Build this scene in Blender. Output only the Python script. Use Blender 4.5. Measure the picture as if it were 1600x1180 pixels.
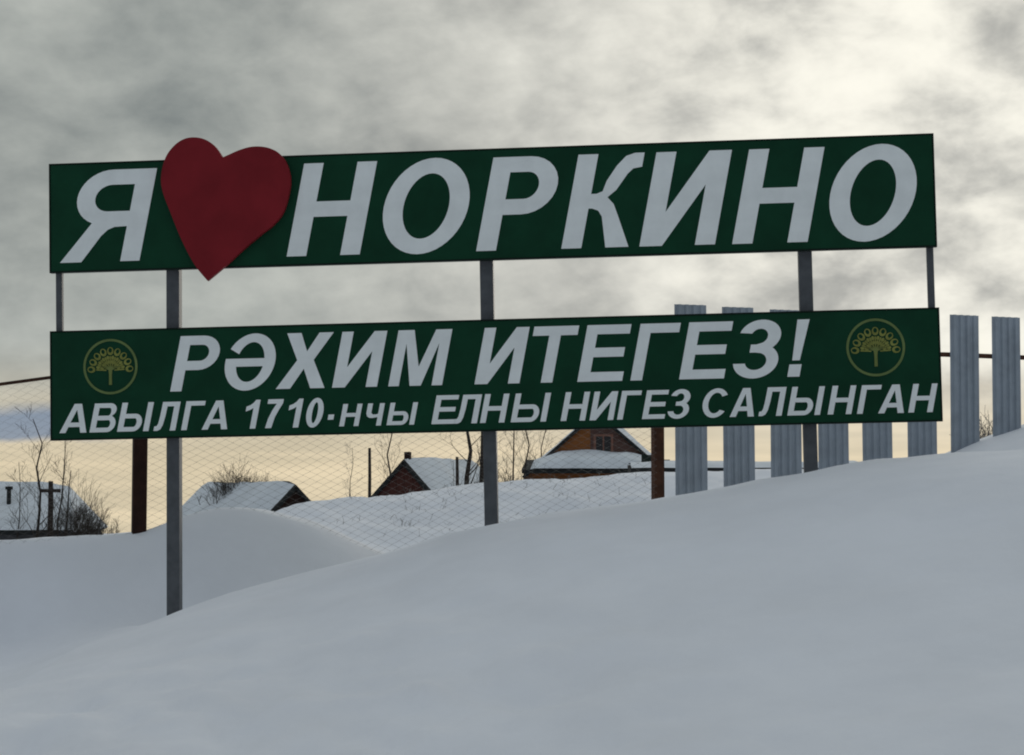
import bpy, bmesh, math, random
from mathutils import Vector, Matrix, Quaternion, noise

for o in list(bpy.data.objects): bpy.data.objects.remove(o)
scene = bpy.context.scene
COL = scene.collection
R = math.radians

# ------------------------------------------------------------------ camera
EYE = 1.6
FPX = 2800.0                       # focal length in pixels of a 1600 px wide picture
PITCH = math.atan(180.0 / FPX)
cam_d = bpy.data.cameras.new('camera')
cam_d.sensor_width = 36.0
cam_d.lens = 36.0 * FPX / 1600.0
cam_d.clip_start = 0.1
cam_d.clip_end = 8000
cam = bpy.data.objects.new('camera', cam_d); COL.objects.link(cam)
cam.location = (0, 0, EYE)
cam.rotation_euler = (R(90) + PITCH, 0, 0)
scene.camera = cam

# ------------------------------------------------------------------ world: overcast evening sky
SUN_AZ, SUN_EL = R(16.5), R(11)      # azimuth to the right of straight ahead (+Y)
SUN_DIR = Vector((math.sin(SUN_AZ) * math.cos(SUN_EL), math.cos(SUN_AZ) * math.cos(SUN_EL), math.sin(SUN_EL)))
world = bpy.data.worlds.new('World'); scene.world = world
world.use_nodes = True
wn, wl = world.node_tree.nodes, world.node_tree.links
wn.clear()
def W(kind, **kw):
    n = wn.new(kind)
    for k, v in kw.items(): setattr(n, k, v)
    return n
def wmath(op, a, b=None, clamp=False):
    n = W('ShaderNodeMath', operation=op, use_clamp=clamp)
    for i, v in enumerate((a, b)):
        if v is None: continue
        if isinstance(v, (int, float)): n.inputs[i].default_value = v
        else: wl.new(v, n.inputs[i])
    return n.outputs[0]
def wrange(v, a, b, c=0.0, d=1.0, smooth=True):
    n = W('ShaderNodeMapRange', interpolation_type='SMOOTHSTEP' if smooth else 'LINEAR')
    wl.new(v, n.inputs['Value'])
    for k, x in zip(('From Min', 'From Max', 'To Min', 'To Max'), (a, b, c, d)): n.inputs[k].default_value = x
    return n.outputs['Result']
def wmix(f, a, b, blend='MIX'):
    n = W('ShaderNodeMix', data_type='RGBA', blend_type=blend)
    for s, v in ((n.inputs[0], f), (n.inputs[6], a), (n.inputs[7], b)):
        if isinstance(v, (int, float)): s.default_value = v
        elif isinstance(v, tuple): s.default_value = v + (1,)
        else: wl.new(v, s)
    return n.outputs[2]
tc = W('ShaderNodeTexCoord')
sep = W('ShaderNodeSeparateXYZ'); wl.new(tc.outputs['Generated'], sep.inputs[0])
elev = sep.outputs['Z']
def wnoise(scale, sc, detail, rough, dist, loc=(0, 0, 0), rot=(0, 0, 0)):
    m = W('ShaderNodeMapping'); wl.new(tc.outputs['Generated'], m.inputs['Vector'])
    m.inputs['Scale'].default_value = sc; m.inputs['Location'].default_value = loc; m.inputs['Rotation'].default_value = rot
    n = W('ShaderNodeTexNoise'); wl.new(m.outputs[0], n.inputs['Vector'])
    n.inputs['Scale'].default_value = scale; n.inputs['Detail'].default_value = detail
    n.inputs['Roughness'].default_value = rough; n.inputs['Distortion'].default_value = dist
    return n.outputs['Fac']
n_big = wnoise(5.5, (1, 1, 1.9), 3, .5, .0, (3.1, .7, 1.9), (0, R(9), 0))
n_mid = wnoise(19.0, (1, 1, 1.65), 5, .55, .12, (2.2, 8.1, 5.4), (0, R(12), 0))
clouds = wmath('ADD', wmath('MULTIPLY', n_big, .45), wmath('MULTIPLY', n_mid, .55))
t_cloud = wrange(clouds, .31, .76, smooth=False)
# light of the veiled sun
dot = W('ShaderNodeVectorMath', operation='DOT_PRODUCT')
wl.new(tc.outputs['Generated'], dot.inputs[0]); dot.inputs[1].default_value = SUN_DIR
glow = wrange(dot.outputs['Value'], .89, .998)
glow2 = wrange(dot.outputs['Value'], .960, .999)
dark = wmix(glow, (.225, .247, .24), (.36, .36, .337))
lite = wmix(glow, (.58, .60, .55), (1.08, 1.05, .94))
c = wmix(t_cloud, dark, lite)
c = wmix(wmath('MULTIPLY', wmath('MULTIPLY', glow2, .75), wrange(t_cloud, .1, .7)), c, (1.08, 1.045, .92))
# warm light under the cloud deck along the horizon, on the sunset side
low = wrange(elev, .085, .012)
front = wrange(sep.outputs['Y'], .1, .9)
streak = wnoise(6.0, (1, 1, 14), 4, .5, .2, (1.4, 2.0, .3))
warm = wmix(wrange(streak, .35, .65), (.67, .57, .39), (.85, .71, .48))
c = wmix(wmath('MULTIPLY', wmath('MULTIPLY', low, front), .92), c, warm)
# the deck is darker on the side away from the sun, and a little bluer
c = wmix(1.0, c, wmix(wrange(dot.outputs['Value'], -.9, .75), (.64, .70, .82), (1, 1, 1)), 'MULTIPLY')
# an overcast deck is brightest overhead
c = wmix(1.0, c, wmix(wrange(elev, .28, 1.0, smooth=False), (1, 1, 1), (1.42, 1.45, 1.56)), 'MULTIPLY')
# a long thin break in the deck low on the left, where the clear sky shows
edge = wmath('ADD', elev, wmath('MULTIPLY', wmath('SUBTRACT', n_mid, .5), .010))
clear = wmath('MULTIPLY', wmath('MULTIPLY', wrange(edge, .026, .031), wrange(edge, .050, .041)), wmath('MULTIPLY', wrange(sep.outputs['X'], -.20, -.25), front))
sky = W('ShaderNodeTexSky', sky_type='NISHITA', sun_disc=False)
sky.sun_elevation = SUN_EL; sky.sun_rotation = SUN_AZ; sky.air_density = 1.0; sky.dust_density = 1.5
up_ = W('ShaderNodeVectorMath', operation='ADD'); wl.new(tc.outputs['Generated'], up_.inputs[0]); up_.inputs[1].default_value = (-.3, -.5, .75)
nrm = W('ShaderNodeVectorMath', operation='NORMALIZE'); wl.new(up_.outputs[0], nrm.inputs[0]); wl.new(nrm.outputs[0], sky.inputs['Vector'])
bg1 = W('ShaderNodeBackground'); wl.new(sky.outputs[0], bg1.inputs['Color']); bg1.inputs['Strength'].default_value = .21
bg2 = W('ShaderNodeBackground'); wl.new(c, bg2.inputs['Color']); bg2.inputs['Strength'].default_value = 1.0
cover = wmath('SUBTRACT', .97, wmath('MULTIPLY', clear, .78))
mx = W('ShaderNodeMixShader'); wl.new(cover, mx.inputs[0]); wl.new(bg1.outputs[0], mx.inputs[1]); wl.new(bg2.outputs[0], mx.inputs[2])
out = W('ShaderNodeOutputWorld'); wl.new(mx.outputs[0], out.inputs[0])

sun_d = bpy.data.lights.new('sun', 'SUN'); sun_d.energy = .5; sun_d.angle = R(25); sun_d.color = (1, .93, .82)
sun = bpy.data.objects.new('sun', sun_d); COL.objects.link(sun)
sun.rotation_euler = (-SUN_DIR).to_track_quat('-Z', 'Y').to_euler()

scene.view_settings.view_transform = 'Standard'
scene.view_settings.look = 'None'
scene.view_settings.exposure = 0
scene.view_settings.gamma = 1
scene.render.engine = 'CYCLES'
scene.cycles.pixel_filter_type = 'BLACKMAN_HARRIS'
scene.cycles.filter_width = 2.0
scene.render.resolution_x = 1024; scene.render.resolution_y = 755

# ------------------------------------------------------------------ helpers
def at(px, py, Y):
    """point at distance Y seen at pixel (px, py) of the 1600 x 1180 photograph"""
    v = (590 - py) / FPX; c_, s_ = math.cos(PITCH), math.sin(PITCH)
    d = Vector(((px - 800) / FPX, c_ - v * s_, s_ + v * c_))
    d *= Y / d.y
    return Vector((d.x, d.y, d.z + EYE))
def lerp(a, b, t): return a + (b - a) * t
def interp(pts, x):
    if x <= pts[0][0]: return pts[0][1]
    for (a, fa), (b, fb) in zip(pts, pts[1:]):
        if x <= b:
            t = (x - a) / (b - a)
            return lerp(fa, fb, t)
    return pts[-1][1]
def smooth_interp(pts, x):
    """monotone cubic through pts"""
    n = len(pts)
    if x <= pts[0][0]: return pts[0][1]
    if x >= pts[-1][0]: return pts[-1][1]
    k = 0
    while x > pts[k + 1][0]: k += 1
    def d(i): return (pts[i + 1][1] - pts[i][1]) / (pts[i + 1][0] - pts[i][0])
    def m(i):
        if i == 0: return d(0)
        if i == n - 1: return d(n - 2)
        a, b = d(i - 1), d(i)
        return 0 if a * b <= 0 else 2 * a * b / (a + b)
    h = pts[k + 1][0] - pts[k][0]; t = (x - pts[k][0]) / h
    return ((2*t**3 - 3*t*t + 1) * pts[k][1] + (t**3 - 2*t*t + t) * h * m(k)
            + (-2*t**3 + 3*t*t) * pts[k + 1][1] + (t**3 - t*t) * h * m(k + 1))

def link(name, me, mat=None, parent=None, loc=None):
    o = bpy.data.objects.new(name, me); COL.objects.link(o)
    if mat and me: me.materials.append(mat)
    if parent: o.parent = parent
    if loc is not None: o.location = loc
    return o
def empty(name, loc, rz=0):
    o = bpy.data.objects.new(name, None); COL.objects.link(o)
    o.location = loc; o.rotation_euler = (0, 0, rz); o.empty_display_size = .2
    return o
def tag(o, label=None, cat=None, group=None, kind=None):
    if label: o['label'] = label
    if cat: o['category'] = cat
    if group: o['group'] = group
    if kind: o['kind'] = kind
    return o

class MB:
    def __init__(s): s.v = []; s.f = []
    def box(s, a, b, m=None):
        x0, y0, z0 = a; x1, y1, z1 = b; n = len(s.v)
        p = [(x0,y0,z0),(x1,y0,z0),(x1,y1,z0),(x0,y1,z0),(x0,y0,z1),(x1,y0,z1),(x1,y1,z1),(x0,y1,z1)]
        s.v += [tuple(m @ Vector(q)) if m else q for q in p]
        s.f += [tuple(n + i for i in q) for q in ((3,2,1,0),(4,5,6,7),(0,1,5,4),(1,2,6,5),(2,3,7,6),(3,0,4,7))]
        return s
    def poly_prism(s, pts, d):
        """closed polygon (list of Vector) pushed along vector d"""
        n = len(s.v); k = len(pts); d = Vector(d)
        s.v += [tuple(p) for p in pts] + [tuple(Vector(p) + d) for p in pts]
        s.f += [tuple(n + i for i in range(k))[::-1], tuple(n + k + i for i in range(k))]
        s.f += [(n + i, n + (i + 1) % k, n + k + (i + 1) % k, n + k + i) for i in range(k)]
        return s
    def tube(s, pts, rad, k=6, cap=True):
        n0 = len(s.v); pts = [Vector(p) for p in pts]
        if not hasattr(rad, '__len__'): rad = [rad] * len(pts)
        for i, p in enumerate(pts):
            t = (pts[min(i + 1, len(pts) - 1)] - pts[max(i - 1, 0)]).normalized()
            u = t.orthogonal().normalized() if i == 0 else (pu - t * pu.dot(t)).normalized()
            pu = u; w = t.cross(u)
            for j in range(k):
                a = 2 * math.pi * j / k
                s.v.append(tuple(p + (u * math.cos(a) + w * math.sin(a)) * rad[i]))
        for i in range(len(pts) - 1):
            for j in range(k):
                a, b = n0 + i * k + j, n0 + i * k + (j + 1) % k
                s.f.append((a, b, b + k, a + k))
        if cap:
            s.f.append(tuple(n0 + j for j in range(k))[::-1])
            s.f.append(tuple(n0 + (len(pts) - 1) * k + j for j in range(k)))
        return s
    def mesh(s, name, smooth=False):
        me = bpy.data.meshes.new(name); me.from_pydata(s.v, [], s.f); me.update()
        if smooth: me.polygons.foreach_set('use_smooth', [True] * len(me.polygons))
        return me
    def build(s, name, mat, parent=None, smooth=False, bevel=0, loc=None):
        o = link(name, s.mesh(name, smooth), mat, parent, loc)
        if bevel:
            b = o.modifiers.new('bevel', 'BEVEL'); b.width = bevel; b.segments = 2; b.limit_method = 'ANGLE'
        return o

# ------------------------------------------------------------------ materials
def mat(name, col, rough=.6, spec=.3, var=.12, scale=8.0, bump=0.0, bscale=60.0, metal=0.0, col2=None, stretch=(1, 1, 1), thr=(.35, .65)):
    m = bpy.data.materials.new(name); m.use_nodes = True
    N, L = m.node_tree.nodes, m.node_tree.links
    b = N['Principled BSDF']
    b.inputs['Roughness'].default_value = rough; b.inputs['Specular IOR Level'].default_value = spec; b.inputs['Metallic'].default_value = metal
    t = N.new('ShaderNodeTexCoord'); mp = N.new('ShaderNodeMapping'); L.new(t.outputs['Object'], mp.inputs[0]); mp.inputs['Scale'].default_value = stretch
    n = N.new('ShaderNodeTexNoise'); n.inputs['Scale'].default_value = scale; n.inputs['Detail'].default_value = 4; n.inputs['Roughness'].default_value = .6
    L.new(mp.outputs[0], n.inputs['Vector'])
    r = N.new('ShaderNodeMapRange'); L.new(n.outputs['Fac'], r.inputs['Value']); r.inputs['From Min'].default_value = thr[0]; r.inputs['From Max'].default_value = thr[1]
    mx = N.new('ShaderNodeMix'); mx.data_type = 'RGBA'; L.new(r.outputs[0], mx.inputs[0])
    c2 = col2 or tuple(x * (1 + var) for x in col); c1 = col if col2 else tuple(x * (1 - var) for x in col)
    mx.inputs[6].default_value = tuple(c1) + (1,); mx.inputs[7].default_value = tuple(c2) + (1,)
    L.new(mx.outputs[2], b.inputs['Base Color'])
    if bump:
        n2 = N.new('ShaderNodeTexNoise'); n2.inputs['Scale'].default_value = bscale; n2.inputs['Detail'].default_value = 8; n2.inputs['Roughness'].default_value = .62
        L.new(mp.outputs[0], n2.inputs['Vector'])
        bp = N.new('ShaderNodeBump'); bp.inputs['Strength'].default_value = bump; bp.inputs['Distance'].default_value = .02
        L.new(n2.outputs['Fac'], bp.inputs['Height']); L.new(bp.outputs[0], b.inputs['Normal'])
    return m
M = dict(
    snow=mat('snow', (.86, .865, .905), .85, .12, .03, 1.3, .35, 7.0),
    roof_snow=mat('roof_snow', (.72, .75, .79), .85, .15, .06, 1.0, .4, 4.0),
    green=mat('green_vinyl', (.0055, .046, .022), .55, .10, .15, 3.0),
    white=mat('white_vinyl', (.86, .88, .87), .55, .15, .05, 5.0),
    red=mat('red_vinyl', (.215, .015, .021), .55, .10, .12, 3.0),
    edge=mat('dark_green_edge', (.004, .013, .008), .5, .15),
    steel=mat('grey_painted_steel', (.085, .090, .098), .5, .3, .15, 14.0),
    rust=mat('rusty_brown_steel', (.05, .022, .014), .8, .2, .2, 10.0, .3, 60, col2=(.10, .042, .024)),
    darkrust=mat('dark_brown_steel', (.022, .009, .007), .8, .2, .2, 10.0, .3, 60, col2=(.04, .016, .011)),
    zinc=mat('galvanized_sheet', (.33, .37, .42), .5, .3, .12, 5.0, metal=.1),
    ring=mat('emblem_ring', (.15, .20, .075), .55, .05),
    crest=mat('emblem_crown', (.23, .24, .065), .55, .05, .2, 14.0),
    trunkmark=mat('emblem_trunk', (.17, .20, .065), .55, .05),
    bark=mat('bark', (.035, .028, .024), .9, .1, .3, 12.0),
    twig=mat('twig', (.05, .042, .036), .9, .1, .3, 12.0),
    frosttwig=mat('frosted_twig', (.17, .16, .155), .9, .1, .3, 6.0),
    weed=mat('dry_weed', (.22, .21, .19), .9, .1, .3, 6.0),
    wood_dark=mat('dark_brown_boards', (.030, .016, .013), .8, .1, .3, 4.0, stretch=(8, 8, .6)),
    wood_red=mat('red_brown_boards', (.075, .026, .02), .8, .2, .3, 4.0, stretch=(8, 8, .6)),
    wood_greyred=mat('weathered_red_boards', (.11, .062, .052), .8, .1, .25, 4.0, stretch=(.6, 8, 8)),
    wood_orange=mat('orange_brown_boards', (.26, .10, .034), .75, .1, .25, 4.0, stretch=(.6, 8, 8)),
    fascia=mat('dark_fascia', (.02, .022, .022), .7, .2),
    greentrim=mat('dark_green_trim', (.02, .035, .03), .7, .2),
    frame=mat('window_frame_paint', (.22, .10, .07), .6, .3),
    pane=mat('window_pane', (.012, .008, .008), .15, .5, .05),
    grey_wall=mat('grey_wall', (.08, .08, .085), .8, .2, .2, 3.0),
    netwire=mat('netting_wire', (.20, .19, .18), .6, .3, .2, 8.0),
    wire=mat('dull_wire', (.06, .045, .035), .7, .3),
)

# ------------------------------------------------------------------ snow ground
def prof(px_list, Y0, k=0.0):
    """list of (px, py) -> [(x, z)] on the line Y = Y0 + k x"""
    o = []
    for px, py in px_list:
        tx = (px - 800) / FPX
        v = (590 - py) / FPX; yy = math.cos(PITCH) - v * math.sin(PITCH)
        tx /= yy
        Y = Y0 / (1 - k * tx)
        p = at(px, py, Y); o.append((p.x, p.z))
    return o
KS, KF = -.084, .324
ROWS = [
    (-60, 0, [(-1, 0), (1, 0)]),
    (0.5, 0, [(-1, 0), (1, 0)]),
    (7.0, 0, [(-6, .28), (-2, .42), (0, .52), (2.2, .78), (5, 1.2), (9, 1.5)]),
    (12.02, KS, prof([(-700, 1085), (-300, 1078), (0, 1048), (175, 992), (272, 964), (420, 915), (560, 878), (660, 848), (770, 819), (900, 799),
                      (1030, 784), (1200, 751), (1350, 727), (1480, 712), (1600, 705), (1800, 690), (2200, 660)], 12.02, KS)),
    (12.85, -.03, prof([(-700, 1050), (-300, 1040), (0, 1012), (120, 985), (200, 978), (272, 985), (400, 960), (560, 930), (700, 900), (900, 860), (1200, 800), (1480, 745), (1600, 735), (1800, 720), (2200, 690)], 12.85, -.03)),
    (14.55, KF, prof([(-900, 880), (-300, 862), (0, 846), (110, 836), (217, 828), (255, 816), (300, 799), (345, 791), (390, 795), (430, 805), (490, 823), (600, 872), (700, 890),
                      (1000, 870), (1300, 800), (1460, 722), (1500, 702), (1545, 681), (1600, 661), (1700, 640), (2000, 630)], 14.55, KF)),
    (19.6, KF * .6, prof([(-900, 900), (0, 880), (300, 850), (450, 850), (600, 882), (700, 875), (900, 850), (1100, 820), (1400, 790), (1600, 740), (2000, 730)], 19.6, KF * .6)),
    (25.0, .1, prof([(-1200, 890), (0, 872), (217, 862), (330, 836), (420, 806), (495, 786), (640, 771), (770, 756), (900, 747), (1030, 740), (1200, 735), (1500, 728), (1900, 722)], 25.0, .1)),
    (33.0, 0, [(-30, -1.8), (-6, -.8), (0, .2), (20, .6)]),
    (46.0, 0, [(-60, -3.2), (0, -2.0), (40, -1.2)]),
    (90.0, 0, [(-1, -3.4), (1, -3.4)]),
    (400.0, 0, [(-1, -10.0), (1, -10.0)]),
    (1500.0, 0, [(-1, -34.0), (1, -34.0)]),
    (6000.0, 0, [(-1, -134.0), (1, -134.0)]),
]
HOLLOWS = [(-2.31, 12.31), (-.15, 12.13), (1.99, 11.95)]
def ground_z(x, y, fine=True):
    pts = [(Y0 + k * max(-9, min(9, x)), smooth_interp(p, x)) for Y0, k, p in ROWS]
    z = smooth_interp(pts, y)
    if fine and y < 60:
        fade = max(0.0, min(1.0, (y + 3) / 4)) * max(0.0, min(1.0, (60 - y) / 25))
        z += .040 * fade * noise.fractal((x * .6, y * .6, 3.3), 1.0, 2.0, 4)
        # trampled and wind-lumped snow low in the foreground
        lump = max(0.0, min(1.0, (10.6 - y) / 2.5)) * max(.18, min(1.0, (1.9 - x) / 2.4))
        if lump > 0:
            n = noise.fractal((x * 2.9 + 5, y * 1.9, 1.1), .9, 2.1, 4)
            z += lump * .075 * n
            z -= lump * .09 * max(0.0, noise.noise((x * 3.1, y * 2.2, 7.7)) - .32)
        for hx, hy in HOLLOWS:
            d2 = (x - hx) ** 2 + ((y - hy) * .8) ** 2
            if d2 < 1.2: z += .016 * math.exp(-((math.sqrt(d2) - .38) / .16) ** 2) - .085 * math.exp(-d2 / .045)
        if 3 < y < 14:                          # faint wind crust
            z += .010 * fade * abs(noise.noise((x * 1.1 + y * .5, y * 3.2 - x * .6, 6.2))) + .006 * noise.noise((x * 4.2, y * 3.0, 2.9))
        bank = max(0.0, 1 - abs(y - 22.5) / 4)
        z += .10 * bank * noise.fractal((x * 1.6, y * 1.6, 9.1), .9, 2.1, 4)
    return z
def axis(segs):
    v = []
    for a, b, st in segs:
        n = max(1, int(round((b - a) / st)))
        v += [a + (b - a) * i / n for i in range(n)]
    return v + [segs[-1][1]]
gx = axis([(-6000, -1500, 900), (-1500, -200, 130), (-200, -40, 16), (-40, -12, 1.4), (-12, -6, .25), (-6, 6.2, .055), (6.2, 12, .25), (12, 40, 1.4), (40, 200, 16), (200, 1500, 130), (1500, 6000, 900)])
gy = axis([(-60, 0, 6), (0, 4, .3), (4, 17, .06), (17, 28, .1), (28, 60, .6), (60, 200, 8), (200, 1000, 80), (1000, 6000, 500)])
gv = [(x, y, ground_z(x, y)) for y in gy for x in gx]
nx = len(gx)
gf = [(j * nx + i, j * nx + i + 1, (j + 1) * nx + i + 1, (j + 1) * nx + i) for j in range(len(gy) - 1) for i in range(nx - 1)]
me = bpy.data.meshes.new('snow_ground'); me.from_pydata(gv, [], gf); me.polygons.foreach_set('use_smooth', [True] * len(gf)); me.update()
ground = link('snow_ground', me, M['snow']); tag(ground, kind='structure')

# ------------------------------------------------------------------ lettering (outline glyphs, cap height 1)
def arc(cx, cy, rx, ry, a0, a1, n=14):
    return [(cx + rx * math.cos(R(a0 + (a1 - a0) * i / n)), cy + ry * math.sin(R(a0 + (a1 - a0) * i / n))) for i in range(n + 1)]
def rect(x0, y0, x1, y1): return [(x0, y0), (x1, y0), (x1, y1), (x0, y1)]
def glyph(ch, w, s=.205, b=.165):
    c = w / 2
    if ch in 'Нн':
        return [[(0,0),(s,0),(s,.42),(w-s,.42),(w-s,0),(w,0),(w,1),(w-s,1),(w-s,.42+b),(s,.42+b),(s,1),(0,1)]]
    if ch == 'И':
        return [[(0,0),(s*1.12,0),(w-s,.64),(w-s,0),(w,0),(w,1),(w-s*1.12,1),(s,.36),(s,1),(0,1)]]
    if ch == 'Г': return [[(0,0),(s,0),(s,1-b),(w,1-b),(w,1),(0,1)]]
    if ch == 'Т': return [[(c-s/2,0),(c+s/2,0),(c+s/2,1-b),(w,1-b),(w,1),(0,1),(0,1-b),(c-s/2,1-b)]]
    if ch == 'Е':
        return [[(0,0),(w,0),(w,b),(s,b),(s,.43),(w*.93,.43),(w*.93,.43+b),(s,.43+b),(s,1-b),(w*.98,1-b),(w*.98,1),(0,1)]]
    if ch == 'Р':
        ry = .31; rx = min(.34, w - s - .05); x1 = w - rx; cy = 1 - ry
        return [[(0,0),(s,0),(s,1-2*ry)] + arc(x1, cy, rx, ry, -90, 90) + [(0,1)],
                [(s,1-2*ry+b)] + arc(x1, cy, rx-s*.95, ry-b, -90, 90) + [(s,1-b)]]
    if ch == 'Я':
        return [[(w,0),(w,1)] + arc(.40, .70, .345, .30, 90, 248, 16) + [(0,0),(.235,0),(.40,.28),(.46,.345),(.53,.375),(w-s,.38),(w-s,0)],
                [(w-s,1-b)] + arc(.42, .69, .165, .31-b, 90, 270) + [(w-s,.38+b)]]
    if ch == 'К':
        return [[(0,0),(s,0),(s,.42),(.25,.42),(.32,.395),(.37,.33),(w-.245,0),(w,0),(w-.17,.33),(w-.24,.46),(w-.32,.535),(w-.24,.61),(w-.15,.78),(w-.10,.835),(w-.01,.85),
                 (w-.01,1.0),(w-.11,1.0),(w-.20,.97),(w-.28,.87),(w-.36,.71),(.33,.60),(.27,.575),(s,.575),(s,1),(0,1)]]
    if ch in 'О0':
        ov = .015
        return [arc(c, .5, c, .5+ov, 0, 360, 44)[:-1], arc(c, .5, c-s, .5+ov-b, 0, 360, 44)[:-1]]
    if ch == 'Ә':
        ov = .015; RX, RY = c, .5+ov; rx, ry = c-s, RY-b*.95
        t = 152
        hi = math.degrees(math.asin((.565-.5)/ry)); lo = math.degrees(math.asin((.5-.42)/ry))
        outer = arc(c, .5, RX, RY, t, -180, 44) + [(0,.565)] + arc(c, .5, rx, ry, hi, t+4, 20)
        return [outer, arc(c, .5, rx, ry, -lo, -180+lo, 20)]
    if ch == 'Х':
        return [[(0,0),(.26,0),(c,.355),(w-.26,0),(w,0),(c+.15,.51),(w-.02,1),(w-.28,1),(c,.665),(.28,1),(.02,1),(c-.15,.51)]]
    if ch == 'М':
        q = s*.92
        return [[(0,0),(q,0),(q,.76),(c-.10,0),(c+.10,0),(w-q,.76),(w-q,0),(w,0),(w,1),(w-.29,1),(c,.34),(.29,1),(0,1)]]
    if ch == 'З':
        o = arc(c, .73, c*.93, .285, 168, -42, 20) + arc(c*1.0, .29, c, .305, 50, -172, 24)
        i = arc(c, .285, c-s, .305-b*.93, -166, 72, 20) + [(c*.92,.44),(c*.66,.44),(c*.66,.58),(c*.9,.58)] + arc(c*.98, .725, c*.90-s, .285-b*.93, -62, 158, 20)
        return [o + i]
    if ch == 'С':
        return [arc(c, .5, c, .515, 33, 325, 36) + arc(c, .5, c-s, .515-b, 318, 38, 32)]
    if ch == 'В':
        x1 = w-.27; x2 = w-.30
        return [[(0,0)] + arc(x1, .285, .27, .285, -90, 64, 14) + arc(x2, .77, .25, .23, -58, 90, 12) + [(0,1)],
                [(s,b)] + arc(x1, .285, .27-s*.95, .285-b, -90, 90, 10) + [(s,.57-b)],
                [(s,.57)] + arc(x2, .705, .25-s*.9, .135, -90, 90, 10) + [(s,1-b)]]
    if ch in 'Ыы':
        v = w-s-.10; rx = min(.27, v-s-.03); x1 = v-rx
        return [[(0,0)] + arc(x1, .305, rx, .305, -90, 90, 12) + [(s,.61),(s,1),(0,1)],
                [(s,b)] + arc(x1, .305, max(.05, rx-s*.95), .305-b, -90, 90, 10) + [(s,.61-b)],
                rect(w-s, 0, w, 1)]
    if ch == 'Л':
        return [[(0,0),(.13,0),(.23,.05),(.29,.2),(.325,.5),(.335,1-b),(w-s,1-b),(w-s,0),(w,0),(w,1),(.15,1),(.14,.5),(.12,.25),(.08,.165),(0,.155)]]
    if ch == 'А':
        k = c-.13
        return [[(0,0),(.215,0),(.215+.20*(k-.04),.2),(w-.215-.20*(k-.04),.2),(w-.215,0),(w,0),(c+.13,1),(c-.13,1)],
                [(.215+.36*(k-.05),.355),(c,.80),(w-.215-.36*(k-.05),.355)]]
    if ch == '1': return [[(w-s,0),(w,0),(w,1),(w-.15,1),(w-.22,.90),(w-.32,.82),(0,.77),(0,.60),(w-.30,.655),(w-s,.72)]]
    if ch == '7': return [[(0,1),(0,1-b),(w-.22,1-b),(w-.33,.62),(w-.43,.32),(.07,0),(.285,0),(w-.20,.38),(w-.1,.64),(w,.86),(w,1)]]
    if ch == '-': return [rect(0, .24, w, .42)]
    if ch == 'ч': return [[(w-s,0),(w,0),(w,1),(w-s,1),(w-s,.53),(w-s-.1,.5),(s+.08,.5),(s,.58),(s,1),(0,1),(0,.55),(.06,.42),(.17,.355),(.3,.345),(w-s,.38)]]
    if ch == '!': return [rect(0, 0, w, .215), [(.035,.285),(w-.045,.285),(w,1),(0,1)]]
SL = .205
def outline_mesh(name, contours, depth):
    cu = bpy.data.curves.new(name, 'CURVE'); cu.dimensions = '2D'; cu.fill_mode = 'BOTH'; cu.extrude = depth / 2
    for pts in contours:
        sp = cu.splines.new('POLY'); sp.points.add(len(pts) - 1); sp.use_cyclic_u = True
        for p, q in zip(sp.points, pts): p.co = (q[0], q[1], 0, 1)
    o = bpy.data.objects.new(name, cu); COL.objects.link(o)
    dg = bpy.context.evaluated_depsgraph_get(); dg.update()
    m = bpy.data.meshes.new_from_object(o.evaluated_get(dg)); m.name = name
    bpy.data.objects.remove(o); bpy.data.curves.remove(cu)
    # curve XY plane -> sign plane (X across, Z up, facing -Y)
    m.transform(Matrix(((1,0,0,0),(0,0,-1,0),(0,1,0,0),(0,0,0,1))))
    return m

UPPER = [('Я', -2.935, 1.213, 0.558, 0.635), ('Н', -1.352, 1.21, 0.503, 0.634), ('О', -0.744, 1.209, 0.581, 0.634), ('Р', -0.054, 1.208, 0.472, 0.633), ('К', 0.522, 1.207, 0.451, 0.633), ('И', 1.046, 1.206, 0.504, 0.632), ('Н', 1.664, 1.204, 0.499, 0.632), ('О', 2.256, 1.203, 0.562, 0.631)]
LINE1 = [('Р', -2.17, 0.308, 0.293, 0.377), ('Ә', -1.824, 0.308, 0.345, 0.377), ('Х', -1.439, 0.308, 0.335, 0.377), ('И', -1.052, 0.308, 0.307, 0.377), ('М', -0.668, 0.308, 0.366, 0.377), ('И', -0.082, 0.308, 0.303, 0.378), ('Т', 0.253, 0.308, 0.301, 0.378), ('Е', 0.61, 0.308, 0.3, 0.378), ('Г', 0.965, 0.308, 0.268, 0.378), ('Е', 1.289, 0.308, 0.297, 0.379), ('З', 1.628, 0.308, 0.296, 0.379), ('!', 2.004, 0.308, 0.08, 0.379)]
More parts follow.
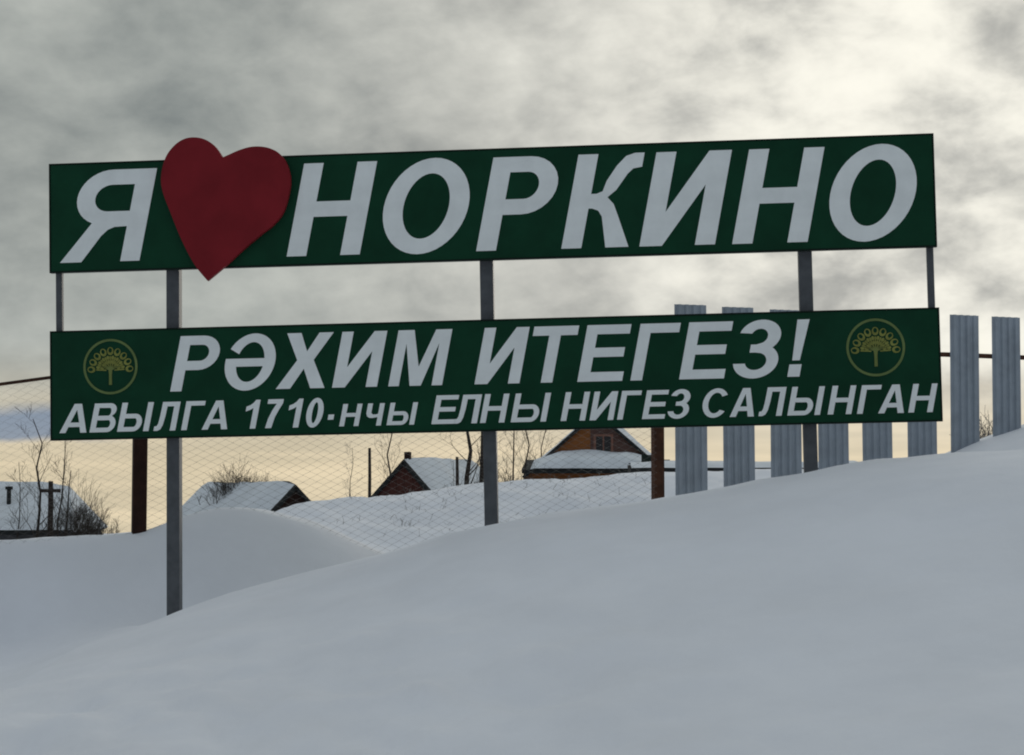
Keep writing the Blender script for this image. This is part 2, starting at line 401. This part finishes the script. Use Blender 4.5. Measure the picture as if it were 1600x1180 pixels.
LINE2 = [('А', -2.947, 0.041, 0.189, 0.198), ('В', -2.736, 0.041, 0.17, 0.197), ('Ы', -2.543, 0.042, 0.219, 0.197), ('Л', -2.289, 0.042, 0.151, 0.196), ('Г', -2.097, 0.043, 0.133, 0.196), ('А', -1.955, 0.043, 0.177, 0.196), ('1', -1.672, 0.043, 0.088, 0.195), ('7', -1.53, 0.044, 0.106, 0.195), ('1', -1.376, 0.044, 0.088, 0.195), ('0', -1.249, 0.044, 0.114, 0.195), ('-', -1.095, 0.045, 0.039, 0.194), ('н', -1.007, 0.045, 0.131, 0.194), ('ч', -0.837, 0.045, 0.114, 0.194), ('ы', -0.684, 0.046, 0.187, 0.194), ('Е', -0.379, 0.046, 0.156, 0.193), ('Л', -0.227, 0.046, 0.156, 0.193), ('Н', -0.05, 0.047, 0.164, 0.193), ('Ы', 0.157, 0.047, 0.237, 0.192), ('Н', 0.493, 0.048, 0.163, 0.192), ('И', 0.686, 0.048, 0.158, 0.191), ('Г', 0.87, 0.049, 0.132, 0.191), ('Е', 1.036, 0.049, 0.149, 0.191), ('З', 1.198, 0.049, 0.14, 0.191), ('С', 1.423, 0.05, 0.169, 0.19), ('А', 1.617, 0.05, 0.16, 0.19), ('Л', 1.807, 0.051, 0.152, 0.19), ('Ы', 1.997, 0.051, 0.214, 0.189), ('Н', 2.261, 0.052, 0.155, 0.189), ('Г', 2.453, 0.052, 0.129, 0.188), ('А', 2.591, 0.052, 0.167, 0.188), ('Н', 2.787, 0.053, 0.158, 0.188)]
HEART = [(-1.891, 1.055), (-1.979, 1.167), (-2.067, 1.338), (-2.145, 1.534), (-2.198, 1.682), (-2.206, 1.789), (-2.173, 1.912), (-2.109, 1.994), (-2.037, 2.036), (-1.961, 2.042), (-1.89, 2.022), (-1.828, 1.975), (-1.775, 1.898), (-1.726, 1.918), (-1.663, 1.943), (-1.591, 1.962), (-1.52, 1.964), (-1.449, 1.949), (-1.383, 1.911), (-1.335, 1.843), (-1.31, 1.745), (-1.32, 1.644), (-1.362, 1.509), (-1.438, 1.419), (-1.523, 1.356), (-1.64, 1.263), (-1.756, 1.161)]

# ------------------------------------------------------------------ the welcome sign
SB = -1.30                                    # sign-plane height of the empty below the lower panel
sign_pos = Vector((-.16447, 12.03491, .42157 + EYE))
sign = empty('welcome_sign', (0, 0, 0))
sign.rotation_mode = 'YXZ'; sign.rotation_euler = (.01176, -.01878, -.08366)
sign_rot = sign.rotation_euler.to_matrix()
sign.location = sign_pos + sign_rot @ Vector((0, 0, SB))
tag(sign, 'green two-panel village welcome sign on grey posts with a red heart and white lettering', 'sign')
def sg(x, y, z): return Vector((x, y, z - SB))
W2 = 3.0
def panel(name, z0, z1):
    p = MB().box((-W2, 0, z0 - SB), (W2, .022, z1 - SB)).build(name, M['green'], sign, bevel=.002)
    e = MB()
    t = .010
    e.box((-W2 - t, -.004, z0 - SB - t), (W2 + t, .045, z0 - SB - .0005)).box((-W2 - t, -.004, z1 - SB + .0005), (W2 + t, .045, z1 - SB + t))
    e.box((-W2 - t, -.004, z0 - SB), (-W2 - .0005, .045, z1 - SB)).box((W2 + .0005, -.004, z0 - SB), (W2 + t, .045, z1 - SB))
    e.build('edge_trim', M['edge'], p)
    fr = MB()                                  # tube frame on the back
    for zz in (z0 + .02, z1 - .06): fr.box((-W2 + .01, .024, zz - SB), (W2 - .01, .062, zz - SB + .04))
    for i in range(7):
        xx = -W2 + .03 + i * (2 * W2 - .1) / 6
        fr.box((xx, .024, z0 - SB + .062), (xx + .04, .062, z1 - SB - .062))
    fr.build('back_frame', M['steel'], p)
    return p
lower = panel('lower_panel', 0, .733)
upper = panel('upper_panel', 1.155, 1.893)
cache = {}
def letters(table, parent, stem=.205, bar=.165):
    for ch, u, v, w, cap in table:
        small = ch in 'нчы'
        h = cap * (.775 if small else 1)
        cs = glyph(ch, w / h, stem * (1.12 if small else 1), bar * (1.1 if small else 1))
        cs = [[((x + SL * y) * h, y * h) for x, y in ct] for ct in cs]
        m = outline_mesh('letter', cs, .003)
        link('letter', m, M['white'], parent, sg(u, -.0022, v))
letters(UPPER, upper, .212, .165)
letters(LINE1, lower, .205, .165)
letters(LINE2, lower, .195, .155)
# heart: smooth closed outline through the traced points, tip and cleft kept sharp
def catmull(pts, n=5):
    o = []
    for a, b, c_, d in zip([pts[0]] + pts[:-2], pts[:-1], pts[1:], pts[2:] + [pts[-1]]):
        for i in range(n):
            t = i / n
            o.append(tuple(.5 * (2*b[k] + (c_[k]-a[k])*t + (2*a[k]-5*b[k]+4*c_[k]-d[k])*t*t + (3*b[k]-a[k]-3*c_[k]+d[k])*t**3) for k in (0, 1)))
    return o
hp = catmull(HEART[:13]) + catmull(HEART[12:] + HEART[:1])
hm = outline_mesh('heart', [hp], .04)
heart = link('heart', hm, M['red'], sign, sg(0, -.032, 0))
tag(heart, 'dark red tilted heart overlapping the upper panel')
# emblems: ring, trunk and oak-like crown
def emblem(u, v, r):
    base = link('emblem', outline_mesh('emblem', [arc(0, 0, r, r, 0, 360, 56)[:-1], arc(0, 0, r * .915, r * .915, 0, 360, 56)[:-1]], .003), M['ring'], sign, sg(u, -.0022, v))
    link('tree_trunk', outline_mesh('tree_trunk', [[(-.055*r, -.66*r), (.055*r, -.66*r), (.05*r, -.3*r), (.07*r, -.12*r), (.45*r, .02*r), (.10*r, .02*r), (-.10*r, .02*r), (-.45*r, .02*r), (-.07*r, -.12*r), (-.05*r, -.3*r)]], .003), M['trunkmark'], base)
    cr = []; y0 = -.14 * r
    for i in range(9):                          # fan of limbs, each ending in a leaf clump
        a = 90 + (i - 4) * 21.5; ca, sa = math.cos(R(a)), math.sin(R(a)); px, py = -sa, ca
        L = r * .70; w0, w1 = .020 * r, .026 * r; st = .15 * r
        cr.append([(st*ca + px*w0, y0 + st*sa + py*w0), (st*ca - px*w0, y0 + st*sa - py*w0), (L*.74*ca - px*w1, y0 + L*.74*sa - py*w1), (L*.74*ca + px*w1, y0 + L*.74*sa + py*w1)])
        cr.append([(L*ca + x*ca - y*sa, y0 + L*sa + x*sa + y*ca) for x, y in arc(0, 0, .145*r, .118*r, 0, 345, 12)])
        cr.append([(L*ca + x*ca - y*sa, y0 + L*sa + x*sa + y*ca) for x, y in arc(.03*r, 0, .085*r, .066*r, 0, 345, 12)])
    for ring, n_, hw_ in ((.47, 8, .055), (.32, 8, .034)):
        for i in range(n_):
            a = 90 + (i - 3.5) * 21.5; ca, sa = math.cos(R(a)), math.sin(R(a))
            cr.append([(r*ring*ca + x*ca - y*sa, y0 + r*ring*sa + x*sa + y*ca) for x, y in arc(0, 0, .075*r, hw_*r, 0, 330, 8)])
    link('tree_crown', outline_mesh('tree_crown', cr, .003), M['crest'], base)
emblem(-2.586, .489, .190); emblem(2.588, .489, .192)
# posts: square tubes through both panels into the snow
for x, b in ((-2.159, -1.75), (.006, -1.15), (2.150, -.95)):
    pm = MB().box((x - .045, .064, b - SB), (x + .045, .150, 1.84 - SB))
    if x < -2: pm.v = [(vx - .030 * (1.84 - SB - vz) / 3.6, vy, vz) for vx, vy, vz in pm.v]
    pm.build('post', M['steel'], sign, bevel=.006)
for x in (-2.968, 2.973):
    MB().box((x - .022, .064, -.0 - SB + .03), (x + .022, .104, 1.85 - SB)).build('end_strut', M['steel'], sign, bevel=.004)

# ------------------------------------------------------------------ fence behind the sign
def fence_pt(px, py):
    tx = (px - 800) / FPX; v = (590 - py) / FPX
    tx /= math.cos(PITCH) - v * math.sin(PITCH)
    return at(px, py, 14.55 / (1 - KF * tx))
FA = math.atan(KF)                              # fence direction
fdir = Vector((math.cos(FA), math.sin(FA), 0)); fnor = Vector((math.sin(FA), -math.cos(FA), 0))   # towards the viewer
fence = empty('picket_fence', fence_pt(1028, 785) - Vector((0, 0, .3)))
tag(fence, 'unfinished fence of spaced galvanized corrugated sheet pickets on rusty posts behind the sign', 'fence')
fo = fence.location.copy()
def floc(p): return p - fo
fm = Matrix.Rotation(FA, 4, 'Z')
for px, top, base, w, mt in ((217, 560, 828, .105, 'darkrust'), (1028, 545, 785, .088, 'rust'), (1760, 550, 640, .088, 'rust'), (-330, 640, 862, .10, 'darkrust')):
    a, b = fence_pt(px, base), fence_pt(px, top)
    z0, z1 = a.z - .5, b.z
    m = Matrix.Translation(floc(Vector((a.x, a.y, 0)))) @ fm
    MB().box((-w/2, -w/2, z0), (w/2, w/2, z1), m).build('post', M[mt], fence, bevel=.006)
rp = [fence_pt(*q) for q in ((-330, 646), (217, 572), (1028, 551), (1470, 555), (1600, 560), (1760, 562))]
for k_, (a, b) in enumerate(zip(rp, rp[1:])):
    d = (b - a); rh = .012 if k_ == 0 else .02
    off = fnor * .07
    m = Matrix.Translation(floc(a) + off) @ d.to_track_quat('X', 'Z').to_matrix().to_4x4()
    MB().box((0, -.012, -rh), (d.length, .012, rh), m).build('rail', M['rust'], fence, bevel=.003)
# chain-link netting hung from the rail between the posts on the left: zigzag wires hooked into each other
WPIT = .055
for a, b, WR in ((rp[0], rp[1], .0006), (rp[1], rp[2], .0008)):
    d = b - a; run = Vector((d.x, d.y, 0)); Ln = run.length; run.normalize()
    net = MB(); ncol = int(Ln / WPIT)
    for i_ in range(ncol):
        s0 = (i_ + .5) * WPIT; t = s0 / Ln
        top = a.lerp(b, t); gz = ground_z(top.x, top.y, False) - .12
        nz = max(2, int((top.z - gz) / (WPIT * .5)))
        pts = []
        for j_ in range(nz + 1):
            off = WPIT * .52 * (1 if (j_ % 2 == 0) else -1) * (1 if i_ % 2 == 0 else -1)
            sag = .012 * noise.noise((s0 * 1.3, j_ * .08, 4.0))
            pts.append(floc(top) - run * 0 + run * off + fnor * (.045 + sag + (.002 if j_ % 2 == 0 else -.002)) - Vector((0, 0, .01 + j_ * WPIT * .5)))
        for p_, q_ in zip(pts, pts[1:]): net.tube([p_, q_], WR, 3, cap=False)
    o = net.build('chain_link_netting', M['netwire'], fence); o['kind'] = 'stuff'
# corrugated sheet picket: trapezoid ribs, local x across, z up
def picket_mesh(w, h, skew):
    pr = []
    nrib = 4; step = w / (nrib * 2 + 1)
    x = -w / 2
    for i in range(nrib * 2 + 1):
        yy = 0 if i % 2 == 0 else -.016
        pr += [(x + .006, yy), (x + step - .006, yy)]
        x += step
    b = MB(); n = len(pr); th = .0015
    b.v = [(px_, py_ + dy, z) for z in (0, h) for dy in (0, th) for px_, py_ in pr]
    def idx(l, s_, i): return (l * 2 + s_) * n + i
    for i in range(n - 1):
        b.f.append((idx(0,0,i), idx(0,0,i+1), idx(1,0,i+1), idx(1,0,i)))
        b.f.append((idx(0,1,i+1), idx(0,1,i), idx(1,1,i), idx(1,1,i+1)))
        b.f.append((idx(1,0,i), idx(1,0,i+1), idx(1,1,i+1), idx(1,1,i)))
    for i in (0, n - 1): b.f.append((idx(0,0,i), idx(0,1,i), idx(1,1,i), idx(1,0,i)))
    return b.mesh('picket')
pk = picket_mesh(.302, 1.75, 0)
rnd = random.Random(4)
for x0, x1, top in ((1052, 1105, 478), (1127, 1180, 482), (1201, 1253, 486), (1277, 1326, 489), (1345, 1396, 490), (1415, 1466, 492), (1481, 1533, 494), (1549, 1597, 497), (1619, 1669, 499), (1690, 1738, 502)):
    a = fence_pt((x0 + x1) / 2 - 6.5 - (x0 - 1052) * .012, top)
    o = link('picket', pk, None, fence)
    o.location = floc(a) + fnor * .092 - Vector((0, 0, 1.75))
    o.rotation_euler = (0, rnd.uniform(-.004, .010), FA)
pk.materials.append(M['zinc'])

# ------------------------------------------------------------------ village houses
def house(name, label, apex, axis_rz, Wd, L, rise, wall_h, wallmat, gmat, slope_over=.25, chimney=None):
    """gable apex given in world space; local +Y runs back along the ridge from the front gable"""
    base = Vector((apex.x, apex.y, apex.z - rise - wall_h))
    h = empty(name, base, axis_rz); tag(h, label, 'house')
    hw = Wd / 2
    MB().poly_prism([Vector(p) for p in ((-hw, 0, 0), (hw, 0, 0), (hw, 0, wall_h), (0, 0, wall_h + rise - .12), (-hw, 0, wall_h))], (0, L, 0)).build('wall', M[wallmat], h)
    g = MB().poly_prism([Vector(p) for p in ((-hw, -.03, wall_h), (hw, -.03, wall_h), (0, -.03, wall_h + rise - .14))], (0, .026, 0)).build('gable', M[gmat], h)
    t = MB(); nb = int(Wd / .28)                # board joints as raised battens on the gable
    for i in range(1, nb):
        x = -hw + Wd * i / nb; hh = (rise - .2) * (1 - abs(x) / hw)
        if hh > .1: t.box((x - .02, -.05, wall_h + .01), (x + .02, -.031, wall_h + hh))
    t.build('batten', M[gmat], g)['kind'] = 'stuff'
    k = rise / hw
    for s in (-1, 1):
        ex = hw + slope_over
        a, b = Vector((0, -.16, wall_h + rise)), Vector((s * ex, -.16, wall_h + rise - k * ex))
        n = Vector((s * k, 0, 1)).normalized()
        pts = [a - n * .12, b - n * .12, b, a] if s > 0 else [a, b, b - n * .12, a - n * .12]
        r_ = MB().poly_prism(pts, (0, L + .35, 0)).build('roof', M['fascia'], h)
        # lumpy snow blanket
        sb = MB(); nu, nv = 14, 22
        for j in range(nv + 1):
            for i in range(nu + 1):
                u, v = i / nu, j / nv
                p = a.lerp(b, u) + Vector((0, .10 + (L + .2) * v, 0))
                ed = min(1, min(1 - u, v, 1 - v) * 8 + .12)
                sb.v.append(tuple(p + n * (.004 + .20 * ed * (.8 + .6 * noise.noise((p.x * .9, p.y * .9, apex.x))))))
        for j in range(nv):
            for i in range(nu):
                q = (j*(nu+1)+i, j*(nu+1)+i+1, (j+1)*(nu+1)+i+1, (j+1)*(nu+1)+i)
                sb.f.append(q if s > 0 else q[::-1])
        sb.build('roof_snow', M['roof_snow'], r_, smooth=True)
    if chimney:
        cx, cy, ch, cs = chimney
        MB().box((cx - cs, cy - cs, wall_h + rise - .5), (cx + cs, cy + cs, wall_h + rise + ch)).build('chimney', M['wood_dark'], h, bevel=.02)
    return h, hw, wall_h
D1 = 60.0
house('small_house', 'small dark gabled house under thick snow beside the bushes, left of the middle', at(460, 758, D1), R(31), 4.6, 8.2, 2.25, 2.6, 'wood_dark', 'wood_dark')
house('village_house', 'red-brown gabled house with snowy roof and stub chimney, seen below the panel centre', at(632, 719, D1), R(-18), 5.2, 7.2, 2.75, 2.6, 'wood_dark', 'wood_red', chimney=(0, .3, .28, .10))
h3, hw, wh = house('orange_gable_house', 'orange-brown wooden gable house with a dark attic window and snowy porch roof', at(932, 643, 75), R(-5), 6.0, 8.0, 2.62, 2.6, 'wood_orange', 'wood_orange', slope_over=.12)
wi = MB().box((-.12, -.11, wh + .86), (.70, -.083, wh + 1.66)).build('window', M['frame'], h3)
MB().box((-.02, -.122, wh + .95), (.26, -.112, wh + 1.57)).build('pane', M['pane'], wi)
MB().box((.32, -.122, wh + .95), (.60, -.112, wh + 1.57)).build('pane', M['pane'], wi)
MB().poly_prism([Vector(p) for p in ((-.25, -.08, wh + .3), (2.45, -.08, wh + .3), (.25, -.08, wh + 2.2), (-.25, -.08, wh + 2.2))], (0, .026, 0)).build('gable_panel', M['wood_greyred'], h3)
pr_ = MB().poly_prism([Vector((-2.95, -2.4, wh + .0)), Vector((-2.95, -2.4, wh + .16)), Vector((-2.95, -.06, wh + .60)), Vector((-2.95, -.06, wh + .2))], (6.0, 0, 0)).build('porch_roof', M['fascia'], h3)
sb = MB(); nu, nv = 26, 10
for j in range(nv + 1):
    for i in range(nu + 1):
        u, v = i / nu, j / nv
        x = -2.6 + 5.0 * u; ed = min(1, min(u, 1 - u) * 4.5, v * 5 + .1)
        sb.v.append((x, -2.42 + 2.34 * v, wh + .165 + .44 * v + .50 * ed * (.75 + .4 * noise.noise((x * .8, v, 2.2)))))
for j in range(nv):
    for i in range(nu): sb.f.append((j*(nu+1)+i, j*(nu+1)+i+1, (j+1)*(nu+1)+i+1, (j+1)*(nu+1)+i))
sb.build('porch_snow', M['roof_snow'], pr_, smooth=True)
MB().box((1.9, -2.2, wh + .21), (2.35, -1.9, wh + .75)).build('roof_bracket', M['greentrim'], h3)

# low shed continuing the dark eave line behind the pickets
sh = empty('long_shed', at(1130, 742, 66) - Vector((0, 0, 2.5)), R(-2))
tag(sh, 'low dark shed with a snowy roof seen through the gaps between the pickets', 'shed')
MB().box((-3.2, 0, 0), (5.0, 3.5, 2.46)).build('wall', M['grey_wall'], sh)
MB().poly_prism([Vector((-3.4, -.3, 2.47)), Vector((-3.4, -.3, 2.72)), Vector((-3.4, 3.8, 2.92)), Vector((-3.4, 3.8, 2.7))], (8.6, 0, 0)).build('roof', M['fascia'], sh)
sb = MB()
for j in range(9):
    for i in range(25):
        x = -3.38 + 8.56 * i / 24; v = j / 8
        sb.v.append((x, -.28 + 4.06 * v, 2.73 + .2 * v + .20 * min(1, v * 4 + .15, (1 - v) * 4 + .15) * (.8 + .5 * noise.noise((x, v * 2, 5)))))
for j in range(8):
    for i in range(24): sb.f.append((j*25+i, j*25+i+1, (j+1)*25+i+1, (j+1)*25+i))
sb.build('roof_snow', M['roof_snow'], sh, smooth=True)

# far left barn: broad snowy roof plane facing us over a dark wall
bn = empty('snowy_barn', at(40, 832, 55) - Vector((0, 0, 2.2)), R(3))
tag(bn, 'broad barn with pale snow-covered hipped roof at the left edge behind bare trees', 'barn')
s55 = 55 / FPX
MB().box((-6.0, .25, 0), (1.25, 6.0, 2.3)).build('wall', M['grey_wall'], bn)
def slab(parent, q, th, m, name):
    n = (q[1] - q[0]).cross(q[3] - q[0]).normalized()
    if n.z < 0: n = -n
    return MB().poly_prism([p - n * th for p in q], n * th).build(name, m, parent)
A_, B_, C_, D_ = Vector((-6.3, 0, 2.25)), Vector((1.45, 0, 2.25)), Vector((.75, 3.0, 3.6)), Vector((-6.3, 3.0, 3.6))
rf = slab(bn, [A_, B_, C_, D_], .14, M['fascia'], 'roof')
E_ = Vector((1.45, 6.2, 2.25))
slab(bn, [B_, E_, Vector((.75, 3.01, 3.6)), Vector((.75, 3.0, 3.6))], .14, M['roof_snow'], 'roof')
sb = MB()
for j in range(13):
    for i in range(25):
        u, v = i / 24, j / 12
        p = A_.lerp(B_, u).lerp(D_.lerp(C_, u), v)
        ed = min(1, v * 5 + .1, (1 - u) * 8 + .1)
        sb.v.append(tuple(p + Vector((0, -.3, 1)).normalized() * (.004 + .22 * ed * (.8 + .6 * noise.noise((p.x * .8, p.y, 3))))))
for j in range(12):
    for i in range(24): sb.f.append((j*25+i, j*25+i+1, (j+1)*25+i+1, (j+1)*25+i))
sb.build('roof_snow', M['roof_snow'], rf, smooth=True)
cp = at(18, 800, 56.5) - bn.location
MB().tube([cp + Vector((0, 0, -.6)), cp + Vector((0, 0, .70))], .07, 8).tube([cp + Vector((0, 0, .70)), cp + Vector((0, 0, .80))], .12, 8).build('stove_pipe', M['fascia'], bn)

# ------------------------------------------------------------------ bare trees, bushes, poles
def branch(mb, rnd, p, d, length, r, depth, k, spread, up):
    n = 4 if depth > 0 else 3
    pts = [p]; q = p.copy(); dd = d.copy()
    for i in range(n):
        dd = (dd + Vector((rnd.gauss(0, .10), rnd.gauss(0, .10), rnd.gauss(0, .05) + up))).normalized()
        q = q + dd * (length / n); pts.append(q.copy())
    rad = [r * (1 - .62 * i / n) for i in range(n + 1)]
    rad = [max(.0035, x) for x in rad]
    mb.tube(pts, rad, k, cap=False)
    if depth <= 0: return
    nb = rnd.randint(2, 4)
    for i in range(nb):
        t = rnd.uniform(.25, 1.0); j = min(int(t * n), n - 1); b = pts[j].lerp(pts[j + 1], t * n - j)
        a = rnd.uniform(0, 2 * math.pi)
        side = Vector((math.cos(a), math.sin(a), rnd.uniform(-.1, .5)))
        nd = (dd * (1 - spread) + side.normalized() * spread).normalized()
        branch(mb, rnd, b, nd, length * rnd.uniform(.45, .75), r * (1 - .62 * t) * .6, depth - 1, 3, spread, up)
def bare_tree(label, px, top, base_py, Y, r, seed, spread=.45, depth=3, lean=0, bare=.3, twig='twig', group='bare trees among the houses'):
    rnd = random.Random(seed)
    b = at(px, base_py, Y); t_ = at(px + lean, top, Y); H = t_.z - b.z
    drop = max(0, b.z - ground_z(b.x, Y, False)) + .15
    root = empty('bare_tree', (b.x, b.y, b.z - drop)); tag(root, label, 'tree', group)
    H += drop; dx = (t_.x - b.x)
    n = 9; pts = []
    for i in range(n + 1):
        t = i / n
        pts.append(Vector((dx * t + rnd.gauss(0, .012) * H * t, rnd.gauss(0, .012) * H * t, H * t)))
    rad = [max(.008, r * (1 - .85 * i / n)) for i in range(n + 1)]
    MB().tube(pts, rad, 7).build('trunk', M['bark'], root, smooth=True)
    cr = MB(); nb = int(8 + H * .8)
    for i in range(nb):
        t = bare + (1 - bare) * (i + rnd.random()) / nb * .97
        j = min(int(t * n), n - 1); p = pts[j].lerp(pts[j + 1], t * n - j)
        a = rnd.uniform(0, 2 * math.pi)
        d = Vector((math.cos(a) * spread, math.sin(a) * spread, rnd.uniform(.35, .9))).normalized()
        branch(cr, rnd, p, d, H * (.08 + .17 * (1 - t)) * rnd.uniform(.7, 1.2), max(.006, r * (1 - t) * .35 + .004), depth - 1, 4, .45, .04)
    cr.build('crown', M[twig], root)
    return root
def bush(label, px, py, Y, w, h, stems, seed, m='twig', r=.012, group=None):
    rnd = random.Random(seed); b = at(px, py, Y)
    root = empty('bare_bush', b); tag(root, label, 'bush', group)
    mb = MB()
    for i in range(stems):
        x = rnd.gauss(0, w * .30); y = rnd.uniform(-w * .3, w * .3)
        d = Vector((x * .35 + rnd.gauss(0, .2), rnd.gauss(0, .2), 1)).normalized()
        hh = h * rnd.uniform(.45, 1) * max(.3, 1 - (abs(x) / w) ** 1.5)
        branch(mb, rnd, Vector((x, y, -.3)), d, hh, r * rnd.uniform(.7, 1.3), 2, 3, .4, .02)
    mb.build('stems', M[m], root)['kind'] = 'stuff'
    return root
def pole(name, label, px, top, base_py, Y, r, cross=None):
    b = at(px, base_py, Y); t_ = at(px, top, Y); H = t_.z - b.z
    root = empty(name, b); tag(root, label, 'pole')
    MB().tube([(0, 0, -1.2), (.01, 0, H * .5), (0, 0, H)], [r, r * .92, r * .8], 8).build('shaft', M['bark'], root, smooth=True)
    if cross: MB().box((-cross, -.04, H - .32), (cross, .04, H - .22)).build('crossarm', M['bark'], root)
    return root
T = 52.0
bare_tree('tall thin bare tree leaning left before the barn roof at the left edge', 66, 655, 832, T, .075, 11, .40, 3, -10)
bare_tree('slender bare tree with upswept twigs right of the barn pole', 92, 676, 832, T + 2, .055, 12, .42, 3, 4)
bare_tree('short bare tree rising from the dense grey thicket on the left', 104, 735, 832, T + 1, .07, 13, .5, 3, 2)
bare_tree('spindly bare sapling against the barn snow near the left edge', 28, 722, 838, T + 3, .04, 14, .5, 3, 3)
pole('wooden_pole', 'short dark wooden pole with a stub crossarm before the barn', 78, 752, 834, T - 1, .085, .28)
bush('dense grey leafless thicket right of the barn', 120, 832, T, 1.3, 1.15, 85, 21, 'twig', .010, 'leafless thickets')
bush('low grey leafless thicket thinning out towards the dark brown post', 152, 832, T + 1.5, 1.2, .60, 60, 22, 'twig', .009, 'leafless thickets')
bush('leafless brown bush showing above the small house roof', 372, 776, 64, 1.7, 1.10, 110, 23, 'twig', .013, 'leafless thickets')
bush('smaller leafless bush at the right above the small house roof', 422, 772, 64.5, 1.1, .70, 30, 24, 'twig', .012, 'leafless thickets')
T2 = 62.0
pole('wooden_pole', 'thin dark pole standing left of the red-brown house', 577, 700, 792, T2 - 6, .055)
bare_tree('bare tree with fine branches just behind the red-brown gable', 618, 640, 780, T2 + 6, .085, 31, .5, 3, -6)
bare_tree('faint bare tree left of the thin pole', 545, 700, 785, T2 + 25, .05, 32, .6, 3, 3, twig='frosttwig')
bare_tree('dark forked bare tree left of the middle sign post', 742, 625, 770, T2 - 8, .17, 33, .55, 3, -14)
bare_tree('dark bare tree partly hidden by the middle sign post', 754, 640, 765, T2 - 7, .17, 34, .55, 3, -2)
pole('wooden_pole', 'dark stake in front of the snowy roof left of the forked tree', 714, 714, 772, T2 - 12, .05)
bare_tree('thin bare tree right of the middle sign post', 801, 630, 762, T2 - 2, .07, 35, .45, 3, 2)
bare_tree('straight bare tree beside the orange-brown gable', 824, 620, 760, T2 + 2, .075, 36, .40, 3, -2)
bare_tree('bare tree close to the left eave of the orange-brown gable', 846, 630, 755, T2 + 20, .07, 37, .5, 3, 0)
bush('scraggy bush on the snow right of the forked tree', 790, 762, 50, .9, .7, 30, 38, 'twig', .012, 'leafless thickets')
bush('frosted bush behind the pickets right of the sign', 1541, 690, 30, .7, .55, 40, 42, 'frosttwig', .009, 'leafless thickets')

# dry weeds poking out of the snow bank behind the sign: too many to count
rnd = random.Random(77); mb = MB()
def stalk(px, Yr, hh, lean, r=.006):
    Y = Yr; tx = (px - 800) / FPX; x = tx * Y
    z = ground_z(x, Y)
    p = Vector((x, Y, z - .05)); d = Vector((lean, rnd.gauss(0, .2), 1)).normalized()
    q = p + d * hh * .6; e = q + (d + Vector((rnd.gauss(0, .35), 0, rnd.uniform(-.5, .1)))).normalized() * hh * .4
    mb.tube([p, q, e], [r, r * .8, r * .5], 3, cap=False)
    if rnd.random() < .5:
        mb.tube([q, q + Vector((rnd.gauss(0, .5), 0, .6)).normalized() * hh * .35], [r * .7, r * .4], 3, cap=False)
for i in range(220):
    px = rnd.choice((rnd.uniform(500, 1040), rnd.gauss(650, 45), rnd.gauss(900, 60)))
    stalk(px, rnd.uniform(21.2, 25.2), rnd.uniform(.04, .17), rnd.gauss(0, .5), rnd.uniform(.0016, .004))
weeds = mb.build('dry_weeds', M['weed']); tag(weeds, 'dry weed stalks poking through the snow bank behind the sign', 'weeds', kind='stuff')
